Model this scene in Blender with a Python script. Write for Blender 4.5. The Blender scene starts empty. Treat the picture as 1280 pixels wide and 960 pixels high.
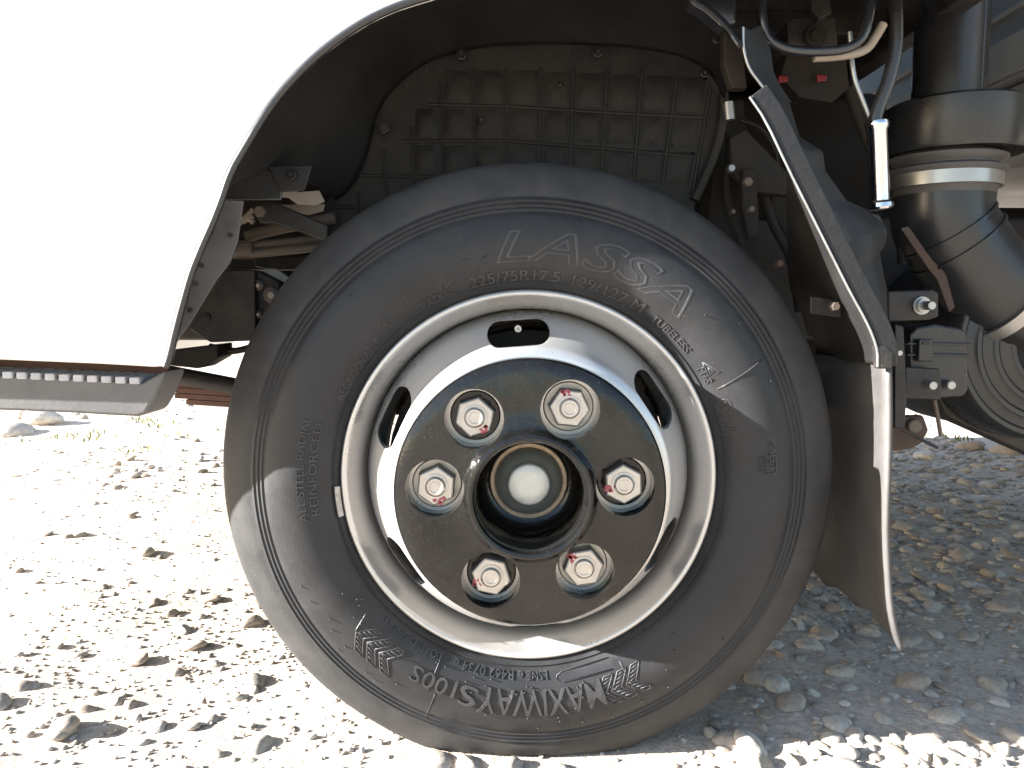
import bpy, bmesh, math, random
import numpy as np
from mathutils import Vector, Matrix
from mathutils.geometry import tessellate_polygon

random.seed(7)
rng = np.random.default_rng(7)
R = math.radians
SC = bpy.context.scene
COL = SC.collection

# ------------------------------------------------------------------ camera
FPX = 960.0                       # focal length in pixels of the 1280 wide photograph
PITCH = R(5.7)
CAM = Vector((-0.021, -0.967, 0.590))
ZC = 0.372                        # height of the wheel axis
cd = bpy.data.cameras.new('camera')
cam = bpy.data.objects.new('camera', cd)
COL.objects.link(cam)
cd.sensor_width = 36.0
cd.lens = 36.0 * FPX / 1280.0
cd.clip_start = 0.02
cd.clip_end = 2000.0
cam.location = CAM
cam.rotation_euler = (R(90) - PITCH, 0, 0)
SC.camera = cam

# ------------------------------------------------------------------ light
SUN_EL = 19.0
SUN_AZ = 9.5                      # degrees from the truck's axis (-X) towards the camera side (-Y)
el, az = R(SUN_EL), R(SUN_AZ)
to_sun = Vector((-math.cos(el) * math.cos(az), -math.cos(el) * math.sin(az), math.sin(el)))
w = bpy.data.worlds.new('World')
SC.world = w
w.use_nodes = True
wn = w.node_tree
sky = wn.nodes.new('ShaderNodeTexSky')
sky.sky_type = 'NISHITA'
sky.sun_disc = False
sky.sun_elevation = el
# Nishita: rotation 0 has the sun towards +Y, turning clockwise seen from above
sky.sun_rotation = math.atan2(to_sun.x, to_sun.y)
sky.air_density = 1.0
sky.dust_density = 1.0
sky.ozone_density = 1.0
bg = wn.nodes['Background']
bg.inputs['Strength'].default_value = 0.064
wn.links.new(sky.outputs[0], bg.inputs['Color'])
sd = bpy.data.lights.new('sun', 'SUN')
sd.energy = 5.0
sd.angle = R(0.5)
sd.color = (1.0, 0.98, 0.95)
sun = bpy.data.objects.new('sun', sd)
COL.objects.link(sun)
sun.location = (-6, -3, 6)
sun.rotation_euler = to_sun.to_track_quat('Z', 'Y').to_euler()

vs = SC.view_settings
vs.view_transform = 'Standard'
vs.look = 'None'
vs.exposure = 2.88
vs.gamma = 1.0
vs.use_curve_mapping = False
SC.cycles.max_bounces = 8

# ------------------------------------------------------------------ helpers
FWD = Vector((0, math.cos(PITCH), -math.sin(PITCH)))
UP = Vector((0, math.sin(PITCH), math.cos(PITCH)))
def ray(px, py):
    return FWD + Vector(((px - 640) / FPX, 0, 0)) + UP * (-(py - 480) / FPX)
def at(px, py, Y):
    d = ray(px, py)
    return CAM + d * ((Y - CAM.y) / d.y)
def on_ground(px, py, z=0.0):
    d = ray(px, py)
    return CAM + d * ((z - CAM.z) / d.z)
def pxm(Y):                        # metres per pixel about the plane Y
    return (Y - CAM.y) / FPX

def mesh_obj(name, verts, faces, mat, parent=None, smooth=False, sharp=None):
    me = bpy.data.meshes.new(name)
    me.from_pydata([tuple(v) for v in verts], [], faces)
    me.validate()
    return link_mesh(name, me, mat, parent, smooth, sharp)
def link_mesh(name, me, mat, parent=None, smooth=False, sharp=None):
    bm = bmesh.new(); bm.from_mesh(me)
    bmesh.ops.remove_doubles(bm, verts=bm.verts, dist=1e-6)
    bmesh.ops.recalc_face_normals(bm, faces=bm.faces)
    for f in bm.faces: f.smooth = bool(smooth)
    if smooth and sharp:
        a = R(sharp)
        for e in bm.edges:
            if len(e.link_faces) == 2 and e.calc_face_angle(0) > a: e.smooth = False
    bm.to_mesh(me); bm.free()
    for m in (mat if isinstance(mat, (list, tuple)) else [mat]):
        me.materials.append(m)
    o = bpy.data.objects.new(name, me)
    COL.objects.link(o)
    if parent: o.parent = parent
    return o
def bevel(o, wd=0.003, seg=2):
    m = o.modifiers.new('bevel', 'BEVEL'); m.width = wd; m.segments = seg
    m.limit_method = 'ANGLE'; m.angle_limit = R(35)
    for p in o.data.polygons: p.use_smooth = True
    n = o.modifiers.new('wn', 'WEIGHTED_NORMAL'); n.keep_sharp = True
    return o
def prism_vf(pts, off):
    """polygon (list of Vector, about planar) pushed along off"""
    n = len(pts)
    tri = tessellate_polygon([pts])
    v = list(pts) + [p + off for p in pts]
    f = [tuple(t) for t in tri] + [tuple(i + n for i in reversed(t)) for t in tri]
    f += [(i, (i + 1) % n, (i + 1) % n + n, i + n) for i in range(n)]
    return v, f
def prism(name, px, Y, th, mat, parent, bev=0.002):
    """outline given in photo pixels on the plane Y, th metres deep"""
    v, f = prism_vf([at(a, b, Y) for a, b in px], Vector((0, th, 0)))
    me = bpy.data.meshes.new(name); me.from_pydata([tuple(q) for q in v], [], f)
    bm = bmesh.new(); bm.from_mesh(me)
    bmesh.ops.recalc_face_normals(bm, faces=bm.faces)
    bmesh.ops.dissolve_limit(bm, angle_limit=0.01, verts=bm.verts, edges=bm.edges)
    bm.to_mesh(me); bm.free()
    o = link_mesh(name, me, mat, parent)
    return bevel(o, bev) if bev else o
def tube_vf(pts, r, n=10, cap=True):
    pts = [Vector(p) for p in pts]
    rs = r if isinstance(r, (list, tuple)) else [r] * len(pts)
    V, F = [], []
    t0 = (pts[1] - pts[0]).normalized()
    a = t0.orthogonal().normalized()
    for i, p in enumerate(pts):
        t = (pts[min(i + 1, len(pts) - 1)] - pts[max(i - 1, 0)]).normalized()
        a = (a - t * a.dot(t)).normalized(); b = t.cross(a)
        for k in range(n):
            an = 2 * math.pi * k / n
            V.append(p + (a * math.cos(an) + b * math.sin(an)) * rs[i])
    for i in range(len(pts) - 1):
        for k in range(n):
            F.append((i * n + k, i * n + (k + 1) % n, (i + 1) * n + (k + 1) % n, (i + 1) * n + k))
    if cap:
        F.append(tuple(range(n))); F.append(tuple((len(pts) - 1) * n + k for k in range(n)))
    return V, F
def smooth_path(pts, it=3):
    pts = [Vector(p) for p in pts]
    for _ in range(it):
        q = [pts[0]]
        for a, b in zip(pts, pts[1:]):
            q += [a * .75 + b * .25, a * .25 + b * .75]
        pts = q + [pts[-1]]
    return pts
def tube(name, pts, r, mat, parent, n=12, it=3):
    if it: pts = smooth_path(pts, it)
    v, f = tube_vf(pts, r, n)
    return mesh_obj(name, v, f, mat, parent, True, 50)
def ptube(name, px, Y, r, mat, parent, n=12, it=3):
    return tube(name, [at(p[0], p[1], p[2] if len(p) > 2 else Y) for p in px], r, mat, parent, n, it)
def lathe_vf(prof, seg=64, closed=False):
    """prof: (radius, y) about the Y axis"""
    V, F = [], []
    n = len(prof)
    for k in range(seg):
        a = 2 * math.pi * k / seg
        c, s = math.cos(a), math.sin(a)
        for r, y in prof: V.append(Vector((r * c, y, r * s)))
    m = n if closed else n - 1
    for k in range(seg):
        k2 = (k + 1) % seg
        for i in range(m):
            j = (i + 1) % n
            F.append((k * n + i, k * n + j, k2 * n + j, k2 * n + i))
    return V, F
def lathe(name, prof, mat, parent, loc=(0, 0, 0), seg=64, closed=False, sharp=40, axis=None):
    v, f = lathe_vf(prof, seg, closed)
    if axis is not None:           # turn +Y onto axis
        q = Vector((0, 1, 0)).rotation_difference(Vector(axis).normalized())
        v = [q @ p for p in v]
    v = [p + Vector(loc) for p in v]
    return mesh_obj(name, v, f, mat, parent, True, sharp)
def box_vf(a, b):
    x0, y0, z0 = a; x1, y1, z1 = b
    v = [Vector(p) for p in ((x0,y0,z0),(x1,y0,z0),(x1,y1,z0),(x0,y1,z0),(x0,y0,z1),(x1,y0,z1),(x1,y1,z1),(x0,y1,z1))]
    f = [(0,3,2,1),(4,5,6,7),(0,1,5,4),(1,2,6,5),(2,3,7,6),(3,0,4,7)]
    return v, f
def box(name, a, b, mat, parent, bev=0.004):
    o = mesh_obj(name, *box_vf(a, b), mat, parent)
    return bevel(o, bev) if bev else o
def empty(name, loc, parent=None):
    o = bpy.data.objects.new(name, None); COL.objects.link(o)
    o.location = loc; o.empty_display_size = .1
    if parent: o.parent = parent
    return o
def boolean(o, cutters):
    dg = bpy.context.evaluated_depsgraph_get
    for c in cutters:
        m = o.modifiers.new('cut', 'BOOLEAN'); m.operation = 'DIFFERENCE'; m.object = c; m.solver = 'EXACT'
    bpy.context.view_layer.update()
    me = bpy.data.meshes.new_from_object(o.evaluated_get(dg()))
    o.modifiers.clear()
    old = o.data; o.data = me; bpy.data.meshes.remove(old)
    for c in cutters:
        d = c.data; bpy.data.objects.remove(c); bpy.data.meshes.remove(d)
    return o
def resharp(o, ang):
    bm = bmesh.new(); bm.from_mesh(o.data)
    bmesh.ops.remove_doubles(bm, verts=bm.verts, dist=2e-6)
    for f in bm.faces: f.smooth = True
    for e in bm.edges:
        e.smooth = not (len(e.link_faces) == 2 and e.calc_face_angle(0) > R(ang))
    bm.to_mesh(o.data); bm.free()

# ------------------------------------------------------------------ materials
def mat(name, col, rough=.5, metal=0., spec=.5, var=.15, vscale=18., bump=0., bscale=120.,
        dust=0., dustcol=(.23, .18, .13), dscale=6., rvar=.1, coat=0., speck=0., bdist=.002):
    m = bpy.data.materials.new(name); m.use_nodes = True
    nt = m.node_tree; N = nt.nodes; L = nt.links
    b = N['Principled BSDF']
    b.inputs['Metallic'].default_value = metal
    b.inputs['Specular IOR Level'].default_value = spec
    if coat:
        b.inputs['Coat Weight'].default_value = coat
        b.inputs['Coat Roughness'].default_value = .06
    tc = N.new('ShaderNodeTexCoord')
    def noise(sc, det=6, ro=.6):
        n = N.new('ShaderNodeTexNoise'); n.inputs['Scale'].default_value = sc
        n.inputs['Detail'].default_value = det; n.inputs['Roughness'].default_value = ro
        L.new(tc.outputs['Object'], n.inputs['Vector']); return n
    def ramp(src, a, b_, lo, hi):
        r = N.new('ShaderNodeMapRange'); r.inputs[1].default_value = a; r.inputs[2].default_value = b_
        r.inputs[3].default_value = lo; r.inputs[4].default_value = hi
        L.new(src, r.inputs[0]); return r.outputs[0]
    n1 = noise(vscale)
    hv = N.new('ShaderNodeHueSaturation'); hv.inputs['Color'].default_value = (*col, 1)
    L.new(ramp(n1.outputs['Fac'], .3, .7, 1 - var, 1 + var), hv.inputs['Value'])
    out = hv.outputs['Color']
    rsrc = ramp(n1.outputs['Fac'], .3, .7, max(.02, rough - rvar), min(1, rough + rvar))
    if dust:
        n2 = noise(dscale, 8, .65)
        fac = ramp(n2.outputs['Fac'], .42, .72, dust * .15, min(.95, dust))
        mx = N.new('ShaderNodeMix'); mx.data_type = 'RGBA'
        L.new(fac, mx.inputs['Factor']); L.new(out, mx.inputs[6])
        mx.inputs[7].default_value = (*dustcol, 1); out = mx.outputs[2]
        mr = N.new('ShaderNodeMix'); L.new(fac, mr.inputs['Factor']); L.new(rsrc, mr.inputs[2])
        mr.inputs[3].default_value = .85; rsrc = mr.outputs[0]
    if speck:
        v = noise(420., 2, .5)
        fac = ramp(v.outputs['Fac'], .68, .74, 0, speck)
        mx = N.new('ShaderNodeMix'); mx.data_type = 'RGBA'
        L.new(fac, mx.inputs['Factor']); L.new(out, mx.inputs[6])
        mx.inputs[7].default_value = (.33, .28, .22, 1); out = mx.outputs[2]
    L.new(out, b.inputs['Base Color']); L.new(rsrc, b.inputs['Roughness'])
    if bump:
        n3 = noise(bscale, 4, .6)
        bp = N.new('ShaderNodeBump'); bp.inputs['Strength'].default_value = bump
        bp.inputs['Distance'].default_value = bdist
        L.new(n3.outputs['Fac'], bp.inputs['Height']); L.new(bp.outputs['Normal'], b.inputs['Normal'])
    return m

M_white = mat('cab_paint', (.80, .80, .79), .28, var=.03, vscale=3, coat=.6, dust=.06, dscale=3)
M_rubber = mat('tyre_rubber', (.020, .0205, .022), .46, spec=.24, var=.25, vscale=22, bump=.14, bscale=380, dust=.35, dustcol=(.036, .034, .033), speck=.08, dscale=9)
M_shoulder = mat('tyre_shoulder_worn', (.026, .026, .0265), .6, spec=.22, var=.2, vscale=30, bump=.15, bscale=300, dust=.45, dustcol=(.070, .066, .062), dscale=12, speck=.12)
M_letter = mat('tyre_lettering', (.026, .026, .028), .45, spec=.45, var=.2, vscale=60, dust=.2, dustcol=(.07, .066, .062), dscale=30)
M_silver = mat('wheel_silver_paint', (.48, .470, .456), .28, metal=.60, var=.05, vscale=7, bump=.03, bscale=600, dust=.10, dustcol=(.45, .42, .38), dscale=5, rvar=.05)
M_gloss = mat('hub_black_enamel', (.005, .005, .005), .11, spec=.38, var=.3, vscale=30, bump=.5, bscale=22, dust=.06, dustcol=(.04, .034, .028), dscale=14, rvar=.04, speck=.10, bdist=.004)
M_nut = mat('zinc_nut', (.44, .42, .39), .40, metal=.8, var=.14, vscale=60, bump=.12, bscale=500, dust=.3, dustcol=(.42, .38, .33), dscale=40)
M_weight = mat('zinc_balance_weight', (.30, .28, .26), .55, metal=.4, var=.4, vscale=160, bump=.5, bscale=260)
M_red = mat('red_paint_mark', (.32, .07, .085), .7, var=.3, vscale=120)
M_caprim = mat('cap_rim_brass', (.50, .38, .26), .5, metal=.3, var=.3, vscale=80, bump=.2, bscale=300, dust=.5, dustcol=(.25, .20, .15), dscale=60)
M_cap = mat('cap_tin', (.20, .215, .205), .38, metal=.35, var=.12, vscale=30, dust=.25, dustcol=(.25, .24, .2), dscale=30)
M_captop = mat('cap_tin_worn', (.60, .61, .58), .42, metal=.4, var=.15, vscale=50, bump=.1, bscale=250, dust=.2, dustcol=(.35, .33, .28), dscale=60)
M_plastic = mat('liner_plastic', (.011, .0115, .0125), .50, spec=.26, var=.2, vscale=8, bump=.35, bscale=140, dust=.4, dustcol=(.030, .028, .026), speck=.10, dscale=5)
M_plasticd = mat('liner_plastic_dusty', (.011, .011, .011), .58, spec=.26, var=.3, vscale=16, bump=.6, bscale=70, dust=.65, dustcol=(.036, .031, .026), dscale=14, speck=.15)
M_trim = mat('black_trim', (.016, .017, .019), .25, spec=.5, var=.1, dust=.12, dustcol=(.1, .09, .08))
M_black = mat('chassis_black', (.010, .0105, .012), .42, spec=.32, var=.25, vscale=14, bump=.3, bscale=110, dust=.5, dustcol=(.075, .060, .045), dscale=16, speck=.3)
M_dark = mat('grimy_dark_metal', (.009, .0082, .0075), .65, spec=.25, var=.3, vscale=20, bump=.3, bscale=80, dust=.5, dustcol=(.030, .022, .016), dscale=10)
M_glossbar = mat('gloss_black_tube', (.012, .014, .018), .15, spec=.6, var=.1, dust=.08, dustcol=(.1, .09, .08))
M_duct = mat('duct_black_plastic', (.012, .013, .015), .30, spec=.5, var=.15, vscale=10, bump=.06, bscale=300, dust=.15, dustcol=(.04, .038, .036), dscale=5)
M_chrome = mat('chrome', (.55, .55, .57), .13, metal=1., var=.05, dust=.04, dustcol=(.4, .36, .3), dscale=40, bump=.05, bscale=300)
M_steel = mat('galvanised_steel', (.34, .34, .335), .36, metal=.9, var=.1, dust=.2, dustcol=(.4, .36, .3), dscale=20)
M_beige = mat('dusty_beige_metal', (.22, .19, .155), .65, var=.2, vscale=25, dust=.4, dustcol=(.30, .25, .19))
M_tan = mat('dusty_brown_tube', (.075, .06, .047), .6, var=.25, vscale=25, dust=.5, dustcol=(.14, .11, .085))
M_rust = mat('rusty_spring_steel', (.09, .038, .028), .7, var=.35, vscale=30, bump=.3, bscale=120, dust=.35, dustcol=(.2, .14, .1))
M_hook = mat('rusty_dark_iron', (.035, .022, .017), .7, var=.4, vscale=40, bump=.3, bscale=120, dust=.5, dustcol=(.10, .05, .03), dscale=25)
M_pale = mat('sunlit_sheet_metal', (.45, .48, .50), .4, metal=.3, var=.1)  # light blue-grey colour carries the sunlight on plain steel
M_guard = mat('guard_black_plastic', (.008, .008, .008), .6, spec=.3, var=.3, vscale=14, bump=.3, bscale=60, dust=.4, dustcol=(.022, .017, .013), dscale=8)
M_step = mat('step_grey_plastic', (.075, .075, .077), .6, var=.15, vscale=20, bump=.15, bscale=200, dust=.3, dustcol=(.2, .18, .16), dscale=10)
M_stepgrip = mat('step_grip_sunlit', (.34, .35, .38), .5, var=.2, vscale=60, dust=.3)  # step ribs coloured pale to stand in for sunlight on them
M_flap = mat('mudflap_rubber', (.040, .039, .039), .5, var=.25, vscale=14, bump=.3, bscale=70, dust=.5, dustcol=(.10, .088, .078), dscale=8)
M_cargo = mat('cargo_panel_grey', (.25, .265, .28), .4, metal=.1, var=.05, vscale=4, dust=.15, dustcol=(.3, .26, .2))
M_cargotrim = mat('cargo_trim', (.36, .35, .32), .5, var=.1, dust=.2)
M_glass = mat('cab_glass', (.02, .025, .03), .04, spec=.6, var=.0)
M_lamp = mat('red_lens', (.14, .012, .016), .3, var=.1)
M_headlamp = mat('headlamp_lens', (.7, .7, .7), .08, metal=.5, var=.05)

# ------------------------------------------------------------------ ground
def gh(x, y):
    """ground height, numpy"""
    h = .010 * np.sin(2.1 * x + .7) * np.cos(1.7 * y + .2) + .006 * np.sin(5.3 * x + 1.9 * y) + .004 * np.cos(3.1 * x - 6.3 * y + 1.0)
    h = h + .0025 * np.sin(17 * x + 5 * y) * np.cos(15 * y - 7 * x) + .0012 * np.sin(41 * x + 3 * y) * np.cos(37 * y - 11 * x)
    d = np.sqrt((x / .30) ** 2 + ((y - .1) / .30) ** 2)
    k = np.clip((d - .6) / 1.2, 0, 1)
    far = np.clip(1.5 - (np.abs(x) + np.abs(y)) / 20, 0, 1)
    return h * k * far - .004 * (1 - k)
def spaced(lo, hi, fine, big, g):
    a = list(np.arange(lo, hi + fine / 2, fine)); s = fine
    while a[-1] < big: s *= g; a.append(a[-1] + s)
    s = fine
    while a[0] > -big: s *= g; a.insert(0, a[0] - s)
    return np.array(a)
gx = spaced(-3.0, 3.0, .03, 400, 1.35); gy = spaced(-1.2, 4.2, .03, 400, 1.35)
GX, GY = np.meshgrid(gx, gy, indexing='ij')
GZ = gh(GX, GY)
fine = (np.abs(GX) < 3) & (GY > -1.2) & (GY < 4.2)
GZ = GZ + np.where(fine, rng.normal(0, .0010, GX.shape), 0)
V = np.stack([GX, GY, GZ], -1).reshape(-1, 3)
nx, ny = len(gx), len(gy)
I = np.arange(nx * ny).reshape(nx, ny)
Q = np.stack([I[:-1, :-1], I[1:, :-1], I[1:, 1:], I[:-1, 1:]], -1).reshape(-1, 4)
def np_mesh(name, V, Fc, k):
    me = bpy.data.meshes.new(name)
    me.vertices.add(len(V)); me.vertices.foreach_set('co', V.astype(np.float32).ravel())
    me.loops.add(Fc.size); me.loops.foreach_set('vertex_index', Fc.astype(np.int32).ravel())
    me.polygons.add(len(Fc)); me.polygons.foreach_set('loop_start', np.arange(0, Fc.size, k, dtype=np.int32))
    me.polygons.foreach_set('loop_total', np.full(len(Fc), k, dtype=np.int32))
    me.polygons.foreach_set('use_smooth', np.ones(len(Fc), dtype=bool))
    me.update(calc_edges=True); me.validate()
    return me
def ground_mat():
    m = bpy.data.materials.new('gravel_dirt'); m.use_nodes = True
    N = m.node_tree.nodes; L = m.node_tree.links; b = N['Principled BSDF']
    tc = N.new('ShaderNodeTexCoord')
    def nz(sc, d=8, r=.65):
        n = N.new('ShaderNodeTexNoise'); n.inputs['Scale'].default_value = sc; n.inputs['Detail'].default_value = d
        n.inputs['Roughness'].default_value = r; L.new(tc.outputs['Object'], n.inputs['Vector']); return n
    n1 = nz(2.2); cr = N.new('ShaderNodeValToRGB')
    cr.color_ramp.elements[0].position = .32; cr.color_ramp.elements[0].color = (.37, .302, .238, 1)
    cr.color_ramp.elements[1].position = .68; cr.color_ramp.elements[1].color = (.52, .445, .370, 1)
    L.new(n1.outputs['Fac'], cr.inputs['Fac'])
    n2 = nz(90, 5); hv = N.new('ShaderNodeHueSaturation'); mr = N.new('ShaderNodeMapRange')
    mr.inputs[1].default_value = .3; mr.inputs[2].default_value = .7; mr.inputs[3].default_value = .72; mr.inputs[4].default_value = 1.28
    L.new(n2.outputs['Fac'], mr.inputs[0]); L.new(mr.outputs[0], hv.inputs['Value']); L.new(cr.outputs['Color'], hv.inputs['Color'])
    L.new(hv.outputs['Color'], b.inputs['Base Color'])
    b.inputs['Roughness'].default_value = .95; b.inputs['Specular IOR Level'].default_value = .2
    vo = N.new('ShaderNodeTexVoronoi'); vo.inputs['Scale'].default_value = 130; L.new(tc.outputs['Object'], vo.inputs['Vector'])
    n3 = nz(300, 4); ad = N.new('ShaderNodeMath'); ad.operation = 'SUBTRACT'
    L.new(n3.outputs['Fac'], ad.inputs[0]); L.new(vo.outputs['Distance'], ad.inputs[1])
    bp = N.new('ShaderNodeBump'); bp.inputs['Strength'].default_value = .35; bp.inputs['Distance'].default_value = .004
    L.new(ad.outputs[0], bp.inputs['Height']); L.new(bp.outputs['Normal'], b.inputs['Normal'])
    return m
def stone_mat(name, per_object):
    m = bpy.data.materials.new(name); m.use_nodes = True
    N = m.node_tree.nodes; L = m.node_tree.links; b = N['Principled BSDF']
    geo = N.new('ShaderNodeNewGeometry'); oi = N.new('ShaderNodeObjectInfo')
    rnd = oi.outputs['Random'] if per_object else geo.outputs['Random Per Island']
    cr = N.new('ShaderNodeValToRGB'); e = cr.color_ramp.elements
    e[0].position = 0; e[0].color = (.27, .215, .165, 1); e[1].position = 1; e[1].color = (.48, .41, .34, 1)
    for p, c in ((.25, (.35, .285, .225, 1)), (.45, (.31, .27, .23, 1)), (.6, (.38, .33, .27, 1)), (.75, (.33, .30, .27, 1)), (.88, (.44, .40, .35, 1))):
        k = e.new(p); k.color = c
    L.new(rnd, cr.inputs['Fac'])
    tc = N.new('ShaderNodeTexCoord'); n = N.new('ShaderNodeTexNoise'); n.inputs['Scale'].default_value = 60 if not per_object else 3
    n.inputs['Detail'].default_value = 8; L.new(tc.outputs['Object'], n.inputs['Vector'])
    mr = N.new('ShaderNodeMapRange'); mr.inputs[1].default_value = .3; mr.inputs[2].default_value = .7
    mr.inputs[3].default_value = .75; mr.inputs[4].default_value = 1.2; L.new(n.outputs['Fac'], mr.inputs[0])
    hv = N.new('ShaderNodeHueSaturation'); L.new(cr.outputs['Color'], hv.inputs['Color']); L.new(mr.outputs[0], hv.inputs['Value'])
    L.new(hv.outputs['Color'], b.inputs['Base Color'])
    b.inputs['Roughness'].default_value = .8; b.inputs['Specular IOR Level'].default_value = .3
    bp = N.new('ShaderNodeBump'); bp.inputs['Strength'].default_value = .3; bp.inputs['Distance'].default_value = .002
    L.new(n.outputs['Fac'], bp.inputs['Height']); L.new(bp.outputs['Normal'], b.inputs['Normal'])
    return m
M_ground = ground_mat(); M_stone = stone_mat('river_stone', True); M_pebble = stone_mat('pebbles', False)
gme = np_mesh('ground', V, Q, 4); gme.materials.append(M_ground)
ground = bpy.data.objects.new('ground', gme); COL.objects.link(ground)
ground['kind'] = 'structure'
ground['label'] = 'dry dusty gravel yard strewn with river stones'
ground['category'] = 'ground'

# ---- stones
def rock(sub, seed, flat=True):
    bm = bmesh.new(); bmesh.ops.create_icosphere(bm, subdivisions=sub, radius=1)
    r = random.Random(seed)
    ds = [(Vector((r.gauss(0, 1), r.gauss(0, 1), r.gauss(0, 1))).normalized(), r.uniform(.55, .95)) for _ in range(7)]
    for v in bm.verts:
        p = v.co.copy()
        for d, k in ds:                       # worn facets
            q = p.dot(d)
            if q > k: p -= d * (q - k) * .8
        v.co = p * (1 + r.uniform(-.04, .04))
    bm.verts.ensure_lookup_table()
    v = np.array([x.co[:] for x in bm.verts]); f = np.array([[q.index for q in x.verts] for x in bm.faces]); bm.free()
    return v, f
def stone_field():
    N = 21500
    # denser in front of the camera
    xs = np.concatenate([rng.uniform(-.9, .9, 5000), rng.uniform(-1.9, 1.9, 9000), rng.uniform(-3.4, 3.4, N - 14000)])
    ys = np.concatenate([rng.uniform(-.25, .6, 5000), rng.uniform(-.3, 2.2, 9000), rng.uniform(-1.0, 4.4, N - 14000)])
    s = .0035 * (1 - rng.random(N)) ** (-1 / 2.1)
    s = np.clip(s, .0035, .026)
    keep = ~((np.abs(xs) < .17) & (ys > -.03) & (ys < .25) & (s > .004))
    # keep big ones off the tyre's own footprint
    keep &= ~((np.hypot(xs, ys - .1) < .24) & (s > .010))
    m = 5200
    xs = np.concatenate([xs, rng.uniform(.2, 1.9, m)]); ys = np.concatenate([ys, rng.uniform(-.12, 2.6, m)])
    s = np.concatenate([s, np.clip(.0075 * (1 - rng.random(m)) ** (-1 / 2.2), .007, .030)]); keep = np.concatenate([keep, np.ones(m, bool)])
    N = N + m
    keep &= ~((xs > .15) & (ys < .5) & (rng.random(N) < .55))
    lit = (xs < .05) & (ys < 1.4)               # the open side is mostly fine dust and chippings
    keep &= ~(lit & (s > .006) & (rng.random(N) < .72))
    keep &= ~(lit & (rng.random(N) < .25))
    return xs[keep], ys[keep], s[keep]
xs, ys, ss = stone_field()
# stones the photograph shows plainly (pixel, half width in pixels)
marked = [(262,745,14),(232,737,8),(283,733,6),(100,672,11),(222,833,10),(40,853,11),(108,884,12),(130,735,8),(265,895,9),(300,868,10),
          (540,948,24),(588,954,18),(640,956,16),(700,958,15),(170,895,8),(20,540,24),(55,530,22),(38,524,15),(1200,938,12),(1118,942,15),(1035,948,10),
          (1060,812,20),(1085,796,14),(1030,800,18),(1150,890,16),(1180,905,18),(1062,925,18),(1105,905,14),(995,930,12),(905,940,9),(950,945,11),
          (1125,660,18),(1200,700,22),(1150,745,15),(1250,760,20),(1085,700,16),(1170,640,18),(1230,622,22),(1010,760,15),(1240,860,18),(1270,925,20),(1160,575,16),(1210,566,18),(1255,572,16)]
mx, my, ms = [], [], []
for a, b, r_ in marked:
    p = on_ground(a, b); mx.append(p.x); my.append(p.y); ms.append(r_ * (p - CAM).length / FPX)
xs = np.concatenate([mx, xs]); ys = np.concatenate([my, ys]); ss = np.concatenate([ms, ss])
n = len(xs)
asp = np.stack([np.ones(n), rng.uniform(.62, .95, n), rng.uniform(.30, .55, n)], -1)
rot = rng.uniform(0, 2 * np.pi, n); tx = rng.normal(0, .16, n); ty = rng.normal(0, .16, n)
sink = np.where(xs > .15, rng.uniform(.45, 1.12, n), rng.uniform(.15, 1.0, n))
zs = gh(xs, ys) + ss * asp[:, 2] * (.75 - sink)
# how large each shows in the photograph
rel = np.stack([xs - CAM.x, ys - CAM.y, zs - CAM.z], -1)
dep = rel @ np.array(FWD); upc = rel @ np.array(UP)
u = 640 + FPX * rel[:, 0] / np.maximum(dep, .05); vv = 480 - FPX * upc / np.maximum(dep, .05)
size_px = FPX * ss / np.maximum(dep, .05)
vis = (u > -15) & (u < 1295) & (vv > 480) & (vv < 975) & (dep > .3)
vis &= ~(np.hypot(u - 661, (vv - 588)) < 372)
order = np.argsort(-np.where(vis, size_px, -1))
single = order[:290]
single = np.unique(np.concatenate([single, np.arange(len(mx))]))[:300]
rest = np.setdiff1d(np.arange(n), single)
rmesh = []
for k in range(10):
    v_, f_ = rock(3, 50 + k)
    me = np_mesh('stone', v_, f_, 3); me.materials.append(M_stone); rmesh.append(me)
for i, k in enumerate(single):
    o = bpy.data.objects.new('stone', rmesh[int(k) % 10]); COL.objects.link(o); o.parent = ground
    o.location = (xs[k], ys[k], zs[k]); o.scale = asp[k] * ss[k]; o.rotation_euler = (tx[k], ty[k], rot[k])
def scatter(idx, sub, name, m):
    vs_, fs_ = [], []; off = 0
    var = [rock(sub, 90 + q) for q in range(12)]
    for k in idx:
        v_, f_ = var[int(k) % 12]
        p = v_ * asp[k] * ss[k]
        c, s = math.cos(rot[k]), math.sin(rot[k])
        p = p + np.stack([np.zeros(len(p)), np.zeros(len(p)), p[:, 0] * tx[k] + p[:, 1] * ty[k]], -1)
        p = np.stack([p[:, 0] * c - p[:, 1] * s, p[:, 0] * s + p[:, 1] * c, p[:, 2]], -1) + np.array([xs[k], ys[k], zs[k]])
        vs_.append(p); fs_.append(f_ + off); off += len(p)
    me = np_mesh(name, np.concatenate(vs_), np.concatenate(fs_), 3); me.materials.append(m)
    o = bpy.data.objects.new(name, me); COL.objects.link(o); o.parent = ground; o['kind'] = 'stuff'
    return o
scatter(rest, 2, 'pebbles', M_pebble)

# ------------------------------------------------------------------ truck
truck = empty('truck', (0, 0, 0))
truck['label'] = 'white cab-over truck parked on gravel, seen at its silver front wheel'
truck['category'] = 'truck'
YC = -.090                                         # outer face of the cab side
YF = 1.95                                          # far side of the cab

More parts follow.
